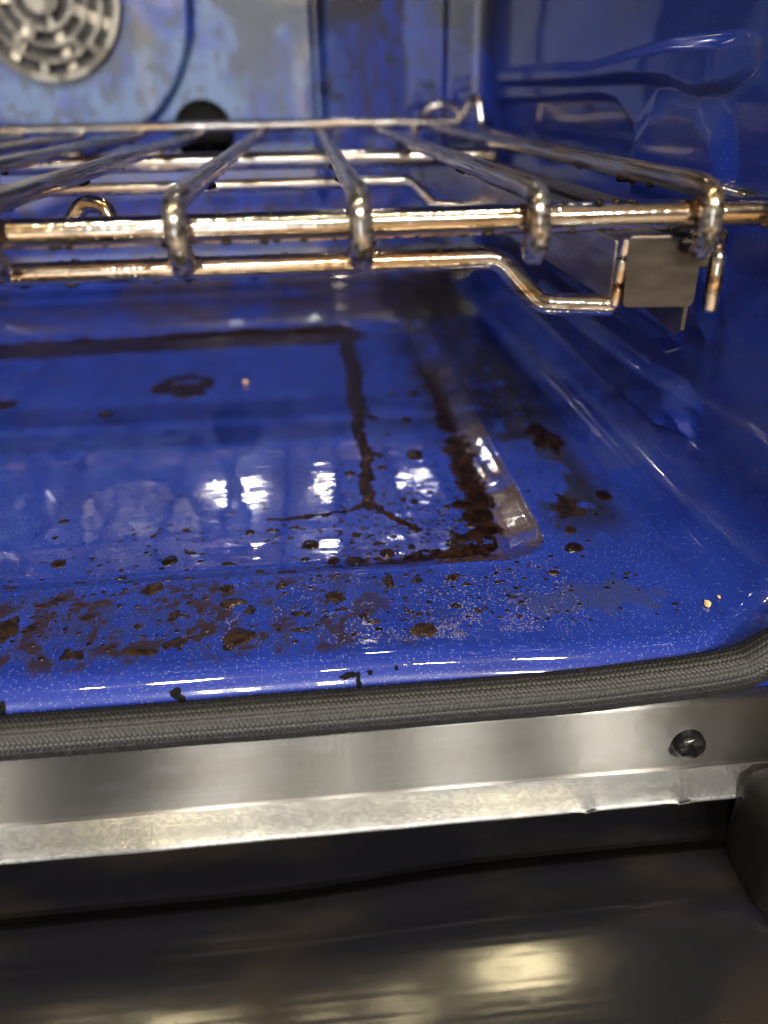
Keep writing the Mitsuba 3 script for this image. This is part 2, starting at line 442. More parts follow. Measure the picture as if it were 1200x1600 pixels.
ROWS = {}
for i, (lx, ly) in enumerate(LAMPS + SMALL_LAMPS):
    row = 'far' if ly < -3 else 'middle' if ly < -2.4 else 'near' if i < len(LAMPS) else 'nearest'
    ROWS[row] = ROWS.get(row, 0) + 1
    sc_ = 0.42 if i >= len(LAMPS) else 1.7 if lx == 1.50 else 0.85 if lx < -1.4 else 0.52 if ly < -2 else 1.0
    key = 'ceiling_light' + (f'_{i:03d}' if i else '')
    thing(key, f'{"small " if sc_ < 0.5 else ""}warm recessed ceiling light, {"first second third fourth fifth sixth seventh".split()[ROWS[row] - 1]} in the {row} row', 'ceiling light', 'recessed lights in the kitchen ceiling')
    g = disc(0.075 * sc_)
    g.apply_translation([lx, ly, CEIL - 0.012])
    scene[key + '__diffuser'] = mikit.ply(g, 'lamp_trim', emitter={'type': 'area', 'radiance': {'type': 'rgb', 'value': [c * w_ * (14.0 if ly < -2 and lx != 1.50 else 8.0 if ly < -2 else 1.0) for c, w_ in zip(WARM, (1, 1, 1) if ly < -1 else (1.1, 0.98, 0.66))]}})
    ring = prism(Point(0, 0).buffer(0.095 * sc_, 32).difference(Point(0, 0).buffer(0.076 * sc_, 32)), 0.014, fr([1, 0, 0], [0, 1, 0], [0, 0, 1], [lx, ly, CEIL - 0.0145]))
    scene[key + '__trim'] = mikit.ply(ring, 'lamp_trim')

# ---------------------------------------------------------------- the oven
thing('oven', 'open oven with a blue speckled enamel cavity, grey braided gasket and steel sill', 'oven')
XE, XW, RF, DEEP, TOP = 0.272, 0.292, 0.020, 0.475, 0.530
LR = 0.0105                                # radius of the rolled front lip


def pan_sdf(x, y):
    cx, cy, hx, hy, r = 0.0, 0.2055, 0.2335, 0.1555, 0.016
    qx, qy = np.abs(x - cx) - (hx - r), np.abs(y - cy) - (hy - r)
    return np.hypot(np.maximum(qx, 0), np.maximum(qy, 0)) + np.minimum(np.maximum(qx, qy), 0) - r


def floor_z(x, y):
    x, y = np.asarray(x, float), np.asarray(y, float)
    d = pan_sdf(x, y)
    soft_min = lambda a, b, k: 0.5 * (a + b - np.sqrt((a - b) ** 2 + k * k))
    t = soft_min(np.maximum(-d, -0.003), 0.0108, 0.0012)
    t = -soft_min(-t, 0.0, 0.0012)
    z = -0.40 * t
    z = z + 0.0005 * np.exp(-((d - 0.0002) / 0.0013) ** 2) - 0.0003 * np.exp(-((d + 0.0112) / 0.0013) ** 2)
    P = np.stack([x, y, 0 * x], -1)
    z = z + 0.00028 * (meshkit.fbm(P * 38, 2, 3) - 0.5) * sst(0.012, 0.03, y)
    z = z + 0.0005 * (meshkit.noise(P * 120, 5) - 0.5) * sst(0.012, 0.03, y) * 0.12
    return z


def y_lip(x):
    return 0.0105 - 0.0035 * sst(0.17, 0.245, x) + 0.0185 * sst(0.250, 0.295, x) ** 1.25


# floor with its rolled front lip and the rise at the rear
xs = np.r_[np.linspace(-0.29, -0.09, 30), np.linspace(-0.088, XE, 401)]
th = np.linspace(math.radians(112), 0, 22)
ysr = np.r_[np.linspace(0.0, 0.036, 52)[1:], np.linspace(0.0365, 0.36, 400), np.linspace(0.364, 0.445, 40)]
rear = np.linspace(0, math.pi / 2, 14)[1:]
rows = []
for t in th:
    rows.append(np.stack([xs, y_lip(xs) - LR * math.sin(t), xs * 0 - LR + LR * math.cos(t)], 1))
for yy in ysr:
    w = sst(0.036, 0.0, yy) if yy < 0.036 else 0.0
    y = yy + y_lip(xs) * w if yy < 0.036 else np.full_like(xs, yy)
    rows.append(np.stack([xs, y, floor_z(xs, y)], 1))
for a in rear:
    rows.append(np.stack([xs, np.full_like(xs, 0.445 + 0.030 * math.sin(a)), 0.030 * (1 - math.cos(a)) + floor_z(xs, xs * 0 + 0.445)], 1))
FL = np.array(rows)
add('oven__floor', grid(FL.transpose(1, 0, 2)), 'floor_enamel', True)

# right wall: fillet then wall with its pressed rack supports
def soft(poly, Y, Z, w, warp=0.0):
    d = shapely.distance(poly, shapely.points(Y, Z))
    inside = shapely.contains_xy(poly, Y, Z)
    e = shapely.distance(poly.boundary, shapely.points(Y, Z))
    sd = np.where(inside, e, -d)
    return sst(-w, w, sd)


groove = Polygon([(0.300, 0.0225), (0.128, 0.0215), (0.100, 0.021), (0.088, 0.026), (0.087, 0.034), (0.098, 0.0365), (0.128, 0.034), (0.221, 0.0315), (0.300, 0.031)]).buffer(0.002)
up_ridge = Polygon([(0.44, 0.1395), (0.276, 0.1368), (0.183, 0.1366), (0.145, 0.1345), (0.122, 0.131), (0.104, 0.132), (0.088, 0.137), (0.088, 0.1445), (0.112, 0.1450), (0.150, 0.1462), (0.243, 0.1425), (0.30, 0.1445), (0.44, 0.147)])
lowp = Polygon([(0.455, 0.127), (0.228, 0.1285), (0.205, 0.126), (0.184, 0.118), (0.182, 0.062), (0.455, 0.060)]).buffer(-0.002).buffer(0.004)
dome = Polygon([(0.172, 0.060), (0.172, 0.117), (0.158, 0.126), (0.139, 0.130), (0.118, 0.128), (0.103, 0.121), (0.092, 0.104), (0.090, 0.060)]).buffer(0.001)
low2 = Polygon([(0.40, 0.046), (0.12, 0.047), (0.108, 0.052), (0.108, 0.058), (0.40, 0.057)])

ph = np.linspace(0, math.pi / 2, 16)
zz = np.r_[np.linspace(RF, 0.215, 262)[1:], np.linspace(0.222, TOP, 12)]
sec = [(XE + RF * math.sin(a), RF * (1 - math.cos(a)), math.sin(a), -math.cos(a)) for a in ph] + [(XW + 0.0, z, 1.0, 0.0) for z in zz]
sec = np.array(sec)
ycut = np.r_[np.linspace(0.0, 0.30, 370), np.linspace(0.304, DEEP + 0.002, 36)]
W = []
for (sx, sz, nx, nz) in sec:
    yl = y_lip(sx) if sx < 0.2915 else 0.027
    yl = yl + 0.006 * sst(0.0, 0.05, sz)
    yr = yl + (DEEP + 0.002 - yl) * (ycut / ycut[-1])
    lip = np.stack([sx + nx * LR * (1 - np.cos(th)), yl - LR * np.sin(th), sz + nz * LR * (1 - np.cos(th))], 1)
    W.append(np.vstack([lip[:-1], np.stack([np.full_like(yr, sx), yr, np.full_like(yr, sz)], 1)]))
W = np.array(W)
Yw, Zw = W[..., 1], W[..., 2]
wave = 0.0007 * (meshkit.fbm(np.stack([Yw * 0, Yw, Zw], -1) * 22, 2, 9) - 0.5)
push = 0.0065 * soft(groove, Yw, Zw, 0.0020) * sst(0.080, 0.104, Yw) - 0.0035 * soft(Point(0.099, 0.0200).buffer(0.006), Yw, Zw, 0.0022) - 0.003 * soft(Point(0.088, 0.0275).buffer(0.0045), Yw, Zw, 0.0018) + 0.0040 * soft(up_ridge, Yw, Zw, 0.0022) * sst(0.086, 0.115, Yw) - 0.0045 * soft(lowp, Yw, Zw, 0.0016) + 0.0035 * soft(dome, Yw, Zw, 0.0065) + 0.004 * soft(low2, Yw, Zw, 0.003)
front = sst(0.045, 0.06, Yw) * (np.arange(len(sec)) >= 16)[:, None]
W[..., 0] += (wave - push) * front + 0.006 * sst(0.05, 0.45, Yw) * (np.arange(len(sec)) >= 1)[:, None] * sst(0.0, 0.02, Zw)
add('oven__right_wall', grid(W), 'wall_enamel', True)

# back wall
RB, XB = 0.014, 0.2985
def fancy(X, Z):
    r = np.hypot(X + 0.004, Z - 0.195)
    h = 0.0065 * sst(0.0965, 0.0915, r)
    h = h + 0.0045 * sst(0.169, 0.1715, X) * sst(0.177, 0.1745, X) * sst(0.06, 0.08, Z)
    h = h - 0.004 * sst(0.176, 0.181, X) * sst(0.268, 0.262, X) * sst(0.085, 0.09, Z)
    h = h + 0.0004 * (meshkit.fbm(np.stack([X, X * 0, Z], -1) * 20, 2, 4) - 0.5)
    return h


bx = np.r_[np.linspace(-0.292, -0.08, 30), np.linspace(-0.078, XB - RB, 366), XB - RB + RB * np.sin(np.linspace(0, math.pi / 2, 14)[1:])]
bz = np.r_[np.linspace(0.029, 0.215, 220), np.linspace(0.222, TOP, 12)]
BX, BZ = np.meshgrid(bx, bz, indexing='ij')
BY = DEEP - fancy(BX, BZ)
over = np.clip((BX - (XB - RB)) / RB, 0, 1)
BY = BY - RB * (1 - np.sqrt(np.clip(1 - over ** 2, 0, 1)))
add('oven__back_wall', grid(np.stack([BX, BY, BZ], -1)), 'back_enamel', True)
add('oven__left_wall', grid(np.array([[(-0.29, y, z) for z in np.linspace(-0.005, TOP, 12)] for y in np.linspace(0.011, DEEP + 0.002, 12)])), 'wall_enamel', True)
add('oven__ceiling', grid(np.array([[(x, y, TOP - 0.002) for y in np.linspace(0.011, DEEP + 0.002, 12)] for x in np.linspace(-0.292, 0.305, 12)])), 'plain_enamel', True)
for i, (lx, lz) in enumerate(OVEN_LAMPS):
    o = prism(Point(0, 0).buffer(0.03, 24).difference(Point(0, 0).buffer(0.024, 24)), 0.01, fr([1, 0, 0], [0, -1, 0], [0, 0, -1], [lx, lz, TOP - 0.001]))
    k = add('oven__lamp', o, 'casing_steel')
    bulb = disc(0.010)
    bulb.apply_translation([lx, lz, TOP - 0.016])
    stem = rod([(lx, lz, TOP - 0.004), (lx, lz, TOP - 0.0152)], 0.006, 16, False)
    scene[k + '__stem'] = mikit.ply(stem, 'lamp_trim', 40)
    scene[k + '__bulb'] = mikit.ply(bulb, 'lamp_trim', emitter={'type': 'area', 'radiance': {'type': 'rgb', 'value': [26.0, 22.5, 17.0]}})
# outer casing keeps the kitchen's light out
cas = [sheet((-0.36, 0.012, -0.04), (-0.36, 0.56, -0.04), (-0.36, 0.56, 0.59), (-0.36, 0.012, 0.59)), sheet((0.36, 0.012, -0.04), (0.36, 0.56, -0.04), (0.36, 0.56, 0.59), (0.36, 0.012, 0.59)),
       sheet((-0.36, 0.012, 0.59), (0.36, 0.012, 0.59), (0.36, 0.56, 0.59), (-0.36, 0.56, 0.59)), sheet((-0.36, 0.012, -0.07), (0.36, 0.012, -0.07), (0.36, 0.56, -0.07), (-0.36, 0.56, -0.07)),
       sheet((-0.36, 0.56, -0.07), (0.36, 0.56, -0.07), (0.36, 0.56, 0.59), (-0.36, 0.56, 0.59))]
add('oven__outer_casing', trimesh.util.concatenate(cas), 'casing_steel')

# fan cover in the back wall: ring-slotted plate over a wheel of blades
FX, FZ, FY = -0.004, 0.195, DEEP - 0.0065
plate = Point(0, 0).buffer(0.0495, 48)
slots = []
for (r0, r1, parts) in ((0.0110, 0.0180, 3), (0.0202, 0.0272, 4), (0.0294, 0.0364, 5), (0.0386, 0.0456, 7)):
    for k in range(parts):
        a0 = 2 * math.pi * (k + 0.06) / parts + 0.33 + r0 * 40
        a1 = 2 * math.pi * (k + 0.94) / parts + 0.33 + r0 * 40
        aa = np.linspace(a0, a1, 14)
        slots.append(Polygon([(r0 * math.cos(a), r0 * math.sin(a)) for a in aa] + [(r1 * math.cos(a), r1 * math.sin(a)) for a in aa[::-1]]).buffer(-0.0009).buffer(0.0009))
plate = plate.difference(unary_union(slots))
FF = fr([1, 0, 0], [0, 0, 1], [0, -1, 0], [FX, FY - 0.006, FZ])
add('oven__fan_cover', prism(plate, 0.0022, FF), 'fan_steel')
rim = Point(0, 0).buffer(0.0495, 48).difference(Point(0, 0).buffer(0.0470, 48))
add('oven__fan_cover__rim', prism(rim, 0.0075, fr([1, 0, 0], [0, 0, 1], [0, -1, 0], [FX, FY + 0.0012, FZ])), 'fan_steel')
add('oven__fan_cover__backing', prism(Point(0, 0).buffer(0.0475, 48), 0.0006, fr([1, 0, 0], [0, 0, 1], [0, -1, 0], [FX, FY - 0.0006, FZ])), 'soot_black')
for k in range(7):
    a = 2 * math.pi * k / 7 + 0.5
    blade = sbox(0.018, -0.0034, 0.044, 0.0034)
    m = prism(blade, 0.0009, fr([1, 0, 0], [0, 1, 0], [0, 0, 1], [0, 0, 0]))
    m.apply_transform(trimesh.transformations.rotation_matrix(0.45, [1, 0, 0]))
    m.apply_transform(trimesh.transformations.rotation_matrix(a, [0, 0, 1]))
    m.apply_transform(fr([1, 0, 0], [0, 0, 1], [0, -1, 0], [FX, FY - 0.0028, FZ]))
    add('oven__fan_cover__blade', m, 'fan_blade_steel')
# dark opening of the lower heating element
prof = np.array([(0.0, 0.011), (0.010, 0.0108), (0.0165, 0.009), (0.0205, 0.005), (0.0225, -0.002)])
dm = trimesh.creation.revolve(prof, sections=40)
dm.apply_transform(fr([1, 0, 0], [0, 0, 1], [0, -1, 0], [0.089, DEEP, 0.112]))
if dm.volume < 0:
    dm.invert()
add('oven__element_cap', dm, 'char_black', 40)

# ---------------------------------------------------------------- gasket, blue flange, sill, screw, hinge, door
from scipy.interpolate import PchipInterpolator
gx = np.array([-0.10, 0.10, 0.20, 0.225, 0.241, 0.258, 0.267, 0.2745, 0.283, 0.2905, 0.2955, 0.2985])
gz = np.array([-0.0072, -0.0072, -0.0069, -0.0065, -0.0055, -0.0042, -0.0026, 0.0020, 0.0095, 0.0205, 0.0375, 0.0625])
sp = np.r_[0, np.cumsum(np.hypot(np.diff(gx), np.diff(gz)))]
su = np.linspace(0, sp[-1], 400)
gp = np.stack([PchipInterpolator(sp, gx)(su), su * 0 - 0.0055, PchipInterpolator(sp, gz)(su)], 1)
gp = np.vstack([[(-0.30, -0.0055, 0.30), (-0.30, -0.0055, 0.04), (-0.285, -0.0055, 0.009), (-0.25, -0.0055, -0.0072)], gp, [(0.2995, -0.0055, 0.12), (0.2995, -0.0055, 0.30)]])
gp = resample(gp, 0.00034)
NG = 100
L = np.arange(len(gp))[:, None] * 0.00034 / 0.0013
A = np.arange(NG)[None, :] / NG * 40
row = np.floor(A)
ph_ = (L + 0.5 * (row % 2)) % 1.0
v_ = (A % 1.0)
braid = np.sin(np.pi * v_) ** 0.7 * (np.abs(np.sin(np.pi * (ph_ + 0.28 * (v_ - 0.5) * np.where(row % 2 == 0, 1, -1)))) ** 0.6)
wob = meshkit.fbm(gp * 40, 2, 2)[:, None] - 0.5
add('oven__gasket', tube(gp, 0.0054, NG, True, 0.00065 * (braid - 0.6) + 0.0006 * wob), 'gasket_braid', True)

# blue enamelled front flange behind the gasket
fl = sbox(-0.35, -0.0435, 0.35, 0.585).difference(sbox(-0.296, -0.008, 0.298, 0.540).buffer(-0.02).buffer(0.02))
add('oven__front_flange', prism(fl, 0.002, fr([1, 0, 0], [0, 0, 1], [0, -1, 0], [0, 0.0062, 0])), 'plain_enamel')

# steel sill: upright plate, bent at its foot into a sloping strip
def sill_profile(x0, x1):
    pr = [(0.004, -0.0188), (0.0012, -0.0190), (0.0002, -0.0196), (0.0, -0.0206), (0.0, -0.0425), (-0.0003, -0.0433), (-0.0010, -0.0439)]
    return pr


upx = np.linspace(-0.36, 0.36, 240)
pr = np.array(sill_profile(0, 0))
Pu = np.stack([np.stack([np.full(len(pr), x), pr[:, 0], pr[:, 1]], 1) for x in upx])
Pu[..., 1] += 0.00025 * (meshkit.fbm(Pu * [14, 0, 60], 2, 8) - 0.5)
uvu = np.stack([Pu[..., 0], Pu[..., 2]], -1).reshape(-1, 2)
add('oven__sill', grid(Pu), 'brushed_steel', True, uv=uvu)
lx_ = np.linspace(-0.36, 0.36, 560)
q = np.array([(-0.0008, -0.0437), (-0.0030, -0.0449), (-0.0060, -0.0462), (-0.0082, -0.0473), (-0.0090, -0.0480), (-0.0088, -0.0489), (-0.0070, -0.0490)])
Pl = np.stack([np.stack([np.full(len(q), x), q[:, 0], q[:, 1]], 1) for x in lx_])
bump = sum(a * np.exp(-((lx_ - c) / w) ** 2) for c, w, a in ((0.2287, 0.0022, 0.0006), (0.2560, 0.0025, 0.0004), (0.176, 0.004, 0.0002), (0.11, 0.01, 0.0002)))
Pl[:, 3:, 1] -= bump[:, None]
Pl[..., 2] += 0.0003 * (meshkit.fbm(Pl * 120, 2, 5) - 0.5)
add('oven__sill__bent_strip', grid(Pl), 'worn_steel', True, uv=np.stack([Pl[..., 0], -Pl[..., 1]], -1).reshape(-1, 2))
# pan-head screw with a cross recess
head = [(0.0, 0.0030), (0.0012, 0.00295), (0.0026, 0.0026), (0.0036, 0.0018), (0.0041, 0.0007), (0.0042, 0.0)]
prof = np.array([(0.0, 0.0040), (0.0022, 0.0040), (0.0036, 0.0037), (0.0043, 0.0030), (0.0046, 0.0018), (0.0046, 0.0)])
import manifold3d as m3
sh = trimesh.creation.revolve(np.vstack([prof, [(0.0, 0.0)]]), sections=36)
if sh.volume < 0:
    sh.invert()
hm = m3.Manifold(m3.Mesh(np.array(sh.vertices, np.float32), np.array(sh.faces, np.uint32)))
cross = m3.Manifold.cube([0.0062, 0.0014, 0.005], True) + m3.Manifold.cube([0.0014, 0.0062, 0.005], True)
hm = hm - cross.rotate([0, 0, 28]).translate([0, 0, 0.0042])
mm = hm.to_mesh()
sm = trimesh.Trimesh(mm.vert_properties[:, :3], mm.tri_verts, process=False)
sm.apply_transform(trimesh.transformations.rotation_matrix(0.06, [1, 0.4, 0]))
sm.apply_transform(fr([1, 0, 0], [0, 0, 1], [0, -1, 0], [0.2603, 0.0003, -0.0337]))
add('oven__screw', sm, 'screw_black', 35)
labels['oven__screw'] = {'label': 'black cross-head screw in the steel sill'}
labels['oven__door'] = {'label': 'lowered black glossy oven door below the steel sill'}

# door hinge arm at the right end of the sill
hp = Polygon([(-0.075, -0.085), (0.001, -0.085), (0.001, -0.050), (-0.004, -0.0425), (-0.013, -0.0400), (-0.024, -0.044), (-0.040, -0.056), (-0.075, -0.070)]).buffer(-0.003).buffer(0.003)
hg = prism(hp, 0.022, fr([0, 1, 0], [0, 0, 1], [1, 0, 0], [0.2865, -0.004, 0.0]))
add('oven__hinge_arm', hg, 'hinge_black')
hb = rbox((0.2742, -0.034, -0.078), (0.312, -0.0015, -0.0392), 0.0095)
add('oven__hinge_arm__bumper', hb, 'hinge_black', 40)

# the lowered door: black enamelled inner panel, its raised rim and window
dx = np.linspace(-0.35, 0.35, 360)
dy = np.linspace(-0.44, 0.016, 300)
dy = np.r_[np.linspace(-0.44, -0.12, 50), np.linspace(-0.118, 0.030, 230)]
DX, DY = np.meshgrid(dx, dy, indexing='ij')
def rr_sdf(x, y, cx, cy, hx, hy, r):
    qx, qy = np.abs(x - cx) - (hx - r), np.abs(y - cy) - (hy - r)
    return np.hypot(np.maximum(qx, 0), np.maximum(qy, 0)) + np.minimum(np.maximum(qx, qy), 0) - r


edge = 0.004 * sst(0.13, 0.21, DX)
d1 = rr_sdf(DX, DY - edge, 0.0, -0.22, 0.345, 0.213, 0.030)
d2 = rr_sdf(DX, DY - edge * 0.6, 0.0, -0.22, 0.345, 0.194, 0.022)
DZ = -0.0790 + 0.0055 * sst(0.004, -0.004, d1) - 0.414 * 0.5 * (np.clip(-d2, -0.003, 0.038) + np.sqrt(np.clip(-d2, -0.003, 0.038) ** 2 + 0.003 ** 2)) + 0.0010 * np.exp(-((d1 + 0.006) / 0.005) ** 2)
DZ = DZ + 0.0006 * (meshkit.fbm(np.stack([DX, DY, DX * 0], -1) * [12, 40, 0], 2, 3) - 0.5)
add('oven__door__inner_panel', grid(np.stack([DX, DY, DZ], -1)), 'door_enamel', True)
add('oven__door', rbox((-0.36, -0.45, -0.115), (0.36, 0.012, -0.096), 0.004), 'casing_steel')

# ---------------------------------------------------------------- the sliding rack
thing('oven_rack', 'chrome wire oven rack on sliding rails, stained golden brown', 'oven rack')
ZB, YF = 0.1056, 0.0306
fb = rounded([(-0.262, 0.10, ZB), (-0.262, YF, ZB), (0.2735, YF, ZB - 0.0002), (0.2765, 0.10, ZB + 0.001), (0.2835, 0.405, 0.1105), (0.2835, 0.428, 0.1115), (0.2815, 0.434, 0.131), (0.277, 0.438, 0.130), (0.270, 0.440, 0.1165), (0.20, 0.440, 0.1168), (-0.262, 0.440, 0.1168)],
             [0, 0.012, 0.006, 0.05, 0.01, 0.006, 0.003, 0.003, 0.006, 0.01, 0])
add('oven_rack__frame_bar', rod(fb, 0.0033, 22, True, 0.002, 0.05, 3), 'chrome', True)
wx0 = 0.1722
for k in range(-10, 3):
    x = wx0 + 0.0402 * k
    w = rounded([(x, 0.4400, 0.1128), (x, 0.4340, 0.1128), (x, 0.3, 0.1124), (x, YF + 0.004, 0.1118), (x, YF - 0.0062, 0.1106), (x + 0.0003, YF - 0.0064, 0.1015), (x + 0.0002, YF - 0.0035, 0.0978)], [0, 0.01, 0.01, 0.004, 0.0045, 0.003, 0], 8)
    add('oven_rack__wire', rod(w, 0.0027, 16, True, 0.0014, 0.10, 40 + k), 'wire_chrome', True)
    # weld bead where the wire is tacked to the front bar
    bp = rod([(x - 0.0012, YF - 0.0042, 0.1002), (x + 0.0016, YF - 0.0040, 0.0992)], 0.0024, 12, True)
    add('oven_rack__weld_bead', bp, 'chrome', True)
    kp = rod([(x - 0.0006, 0.4372, 0.1130), (x + 0.0008, 0.4372, 0.1128)], 0.0034, 12, True)
    add('oven_rack__rear_weld_bead', kp, 'chrome', True)
# middle support bar under the wires
add('oven_rack__cross_bar', rod([(-0.25, 0.275, 0.1052), (0.2575, 0.275, 0.1045)], 0.0042, 20, True, 0.004, 0.05, 9), 'chrome', True)
# baked-on residue: lumps under the wires, at the loops and along the front bar
r5 = np.random.default_rng(5)
res = []
for k in range(-3, 3):
    x = wx0 + 0.0402 * k
    for _ in range(7):
        q = r5.random(3)
        res.append(((x + 0.006 * (q[0] - 0.5), YF - 0.0065 + 0.004 * q[1], 0.0985 + 0.006 * q[2]), 0.0005 + 0.0009 * r5.random() ** 2))
    for _ in range(14):
        res.append(((x + 0.002 * (r5.random() - 0.5), r5.uniform(0.04, 0.42), 0.1092 + 0.0006 * r5.random()), 0.0005 + 0.0011 * r5.random() ** 3))
for _ in range(60):
    res.append(((r5.uniform(0.02, 0.27), YF - 0.001 - 0.002 * r5.random(), ZB + (0.0030 if r5.random() < 0.45 else -0.0030)), 0.0003 + 0.0006 * r5.random() ** 2))
    res.append(((r5.uniform(0.02, 0.205), 0.034 - 0.0012 * r5.random(), 0.0962 + (0.0025 if r5.random() < 0.5 else -0.0025)), 0.0003 + 0.0006 * r5.random() ** 2))
lumps = []
for i, (c, r) in enumerate(res):
    m = trimesh.creation.icosphere(1, 1.0)
    v = np.array(m.vertices)
    v = v * (0.6 + 0.9 * meshkit.fbm(v * 1.7 + i, 2, i))[:, None] * np.array([r * r5.uniform(1, 1.8), r, r * 0.9])
    lumps.append(trimesh.Trimesh(v + np.array(c), m.faces, process=False))
add('oven_rack__burnt_residue', trimesh.util.concatenate(lumps), 'thick_grease', True)
labels['oven_rack__burnt_residue'] = {'label': 'lumps of burnt brown residue stuck to the rack wires', 'kind': 'stuff'}
add('oven_rack__slide_rail__top_flange', rod([(0.2375, 0.0312, 0.1004), (0.2470, 0.0312, 0.1003)], 0.0006, 10), 'chrome', True)
# stop loop at the rear right
lp = rounded([(0.2440, 0.4395, 0.1175), (0.2450, 0.437, 0.1255), (0.2560, 0.436, 0.1275), (0.2660, 0.437, 0.1265), (0.2700, 0.4385, 0.1185)], 0.006)
add('oven_rack__rear_loop', rod(lp, 0.0026, 14, True, 0.0012), 'chrome', True)
add('oven_rack__rear_loop', rod(rounded([(0.238, 0.438, 0.113), (0.2365, 0.43, 0.1085), (0.233, 0.42, 0.106)], 0.003), 0.0026, 14, True, 0.002), 'chrome', True)
# small hook under the wires at left
hk = rounded([(0.068, 0.10, 0.0975), (0.088, 0.10, 0.0978), (0.0935, 0.10, 0.1045), (0.1005, 0.098, 0.1040), (0.1025, 0.096, 0.0955)], 0.0035)
add('oven_rack__hook', rod(hk, 0.0025, 14, True, 0.0012), 'chrome', True)
# telescopic base: crossbars, rails, brackets
gf = rounded([(-0.21, 0.034, 0.0855), (-0.198, 0.034, 0.0962), (0.2060, 0.034, 0.0962), (0.2165, 0.034, 0.0850), (0.2350, 0.034, 0.0838)], [0, 0.006, 0.0065, 0.0065, 0])
add('oven_rack__base_bar', rod(gf, 0.0026, 18, True, 0.002, 0.05, 21), 'chrome', True)
gr_ = rounded([(-0.21, 0.236, 0.0855), (-0.198, 0.236, 0.0968), (0.2095, 0.236, 0.0968), (0.2200, 0.236, 0.0862), (0.2380, 0.236, 0.0838)], [0, 0.006, 0.006, 0.006, 0])
add('oven_rack__base_bar', rod(gr_, 0.0026, 18, True, 0.002, 0.05, 22), 'chrome', True)
for s in (1,):
    k = add('oven_rack__slide_rail', rbox((0.2362, 0.0335, 0.0848), (0.2520, 0.400, 0.0992), 0.0012), 'rail_steel', 30)
    scene[k + '__side_plate'] = mikit.ply(rbox((0.2345, 0.0335, 0.0848), (0.2358, 0.360, 0.0994), 0.0005), 'side_steel')
    scene[k + '__upper_rail'] = mikit.ply(rbox((0.2560, 0.040, 0.0905), (0.2665, 0.415, 0.1002), 0.0010), 'rail_steel')
    # front bracket: plate with a folded, notched edge
    bpoly = Polygon([(0.2372, 0.0840), (0.2545, 0.0834), (0.2552, 0.0850), (0.2552, 0.0998), (0.2365, 0.1000)]).buffer(-0.0012).buffer(0.0012)
    scene[k + '__front_bracket'] = mikit.ply(prism(bpoly, 0.0012, fr([1, 0, 0], [0, 0, 1], [0, -1, 0], [0, 0.0318, 0])), 'bracket_steel')
    for i, (za, zb) in enumerate(((0.0838, 0.0888), (0.0894, 0.0952), (0.0958, 0.1003))):
        kk = k + '__folded_edge' + (f'_{i:03d}' if i else '')
        xo = 0.2352 + (za - 0.0838) * 0.06
        scene[kk] = mikit.ply(rod([(xo, 0.0312, za + 0.0008), (xo + 0.0002, 0.0312, zb - 0.0006)], 0.0013, 14), 'chrome', True)
    hang = Polygon([(0.031, 0.0850), (0.031, 0.0775), (0.034, 0.0755), (0.060, 0.0785), (0.140, 0.0845), (0.140, 0.0850)])
    scene[k + '__hanger_plate'] = mikit.ply(prism(hang, 0.0010, fr([0, 1, 0], [0, 0, 1], [1, 0, 0], [0.2532, 0, 0])), 'rail_steel')
add('oven_rack__base_leg', rod(rounded([(0.2595, 0.060, 0.0985), (0.2598, 0.031, 0.0975), (0.2597, 0.0306, 0.0828)], 0.0035), 0.0020, 16, True, 0.002), 'chrome', True)

# ---------------------------------------------------------------- grease and crumbs
def blob(cx, cy, rx, ry, h, seed, rough=0.18, nr=5, nt=22):
    """flat dome lying on the floor, with an uneven outline"""
    r_ = np.random.default_rng(seed)
    t = np.arange(nt) * 2 * np.pi / nt
    out = 1 + sum(rough / (k ** 0.8) * (r_.random() - 0.5) * 2 * np.cos(k * t + r_.random() * 6.28) for k in range(2, 6))
    v, f = [], []
    zc = floor_z(np.array([cx]), np.array([cy]))[0]
    for i in range(nr + 1):
        q = math.cos(i / nr * math.pi / 2) if i < nr else 0.0
        q = 1.04 if i == 0 else q
        if i == nr:
            X, Y, Hh = np.array([cx]), np.array([cy]), np.array([h])
        else:
            X, Y = cx + rx * q * out * np.cos(t), cy + ry * q * out * np.sin(t)
            Hh = np.full(nt, -0.00006 if i == 0 else h * math.sqrt(max(0, 1 - min(q, 1) ** 2)))
        v.append(np.stack([X, Y, (floor_z(X, Y) if nr > 3 else zc) + Hh], 1))
    V = np.vstack(v)
    for i in range(nr - 1):
        for j in range(nt):
            a, b, c, d = i * nt + j, i * nt + (j + 1) % nt, (i + 1) * nt + (j + 1) % nt, (i + 1) * nt + j
            f += [(a, b, c), (a, c, d)]
    for j in range(nt):
        f.append(((nr - 1) * nt + j, (nr - 1) * nt + (j + 1) % nt, nr * nt))
    return trimesh.Trimesh(V, f, process=False)


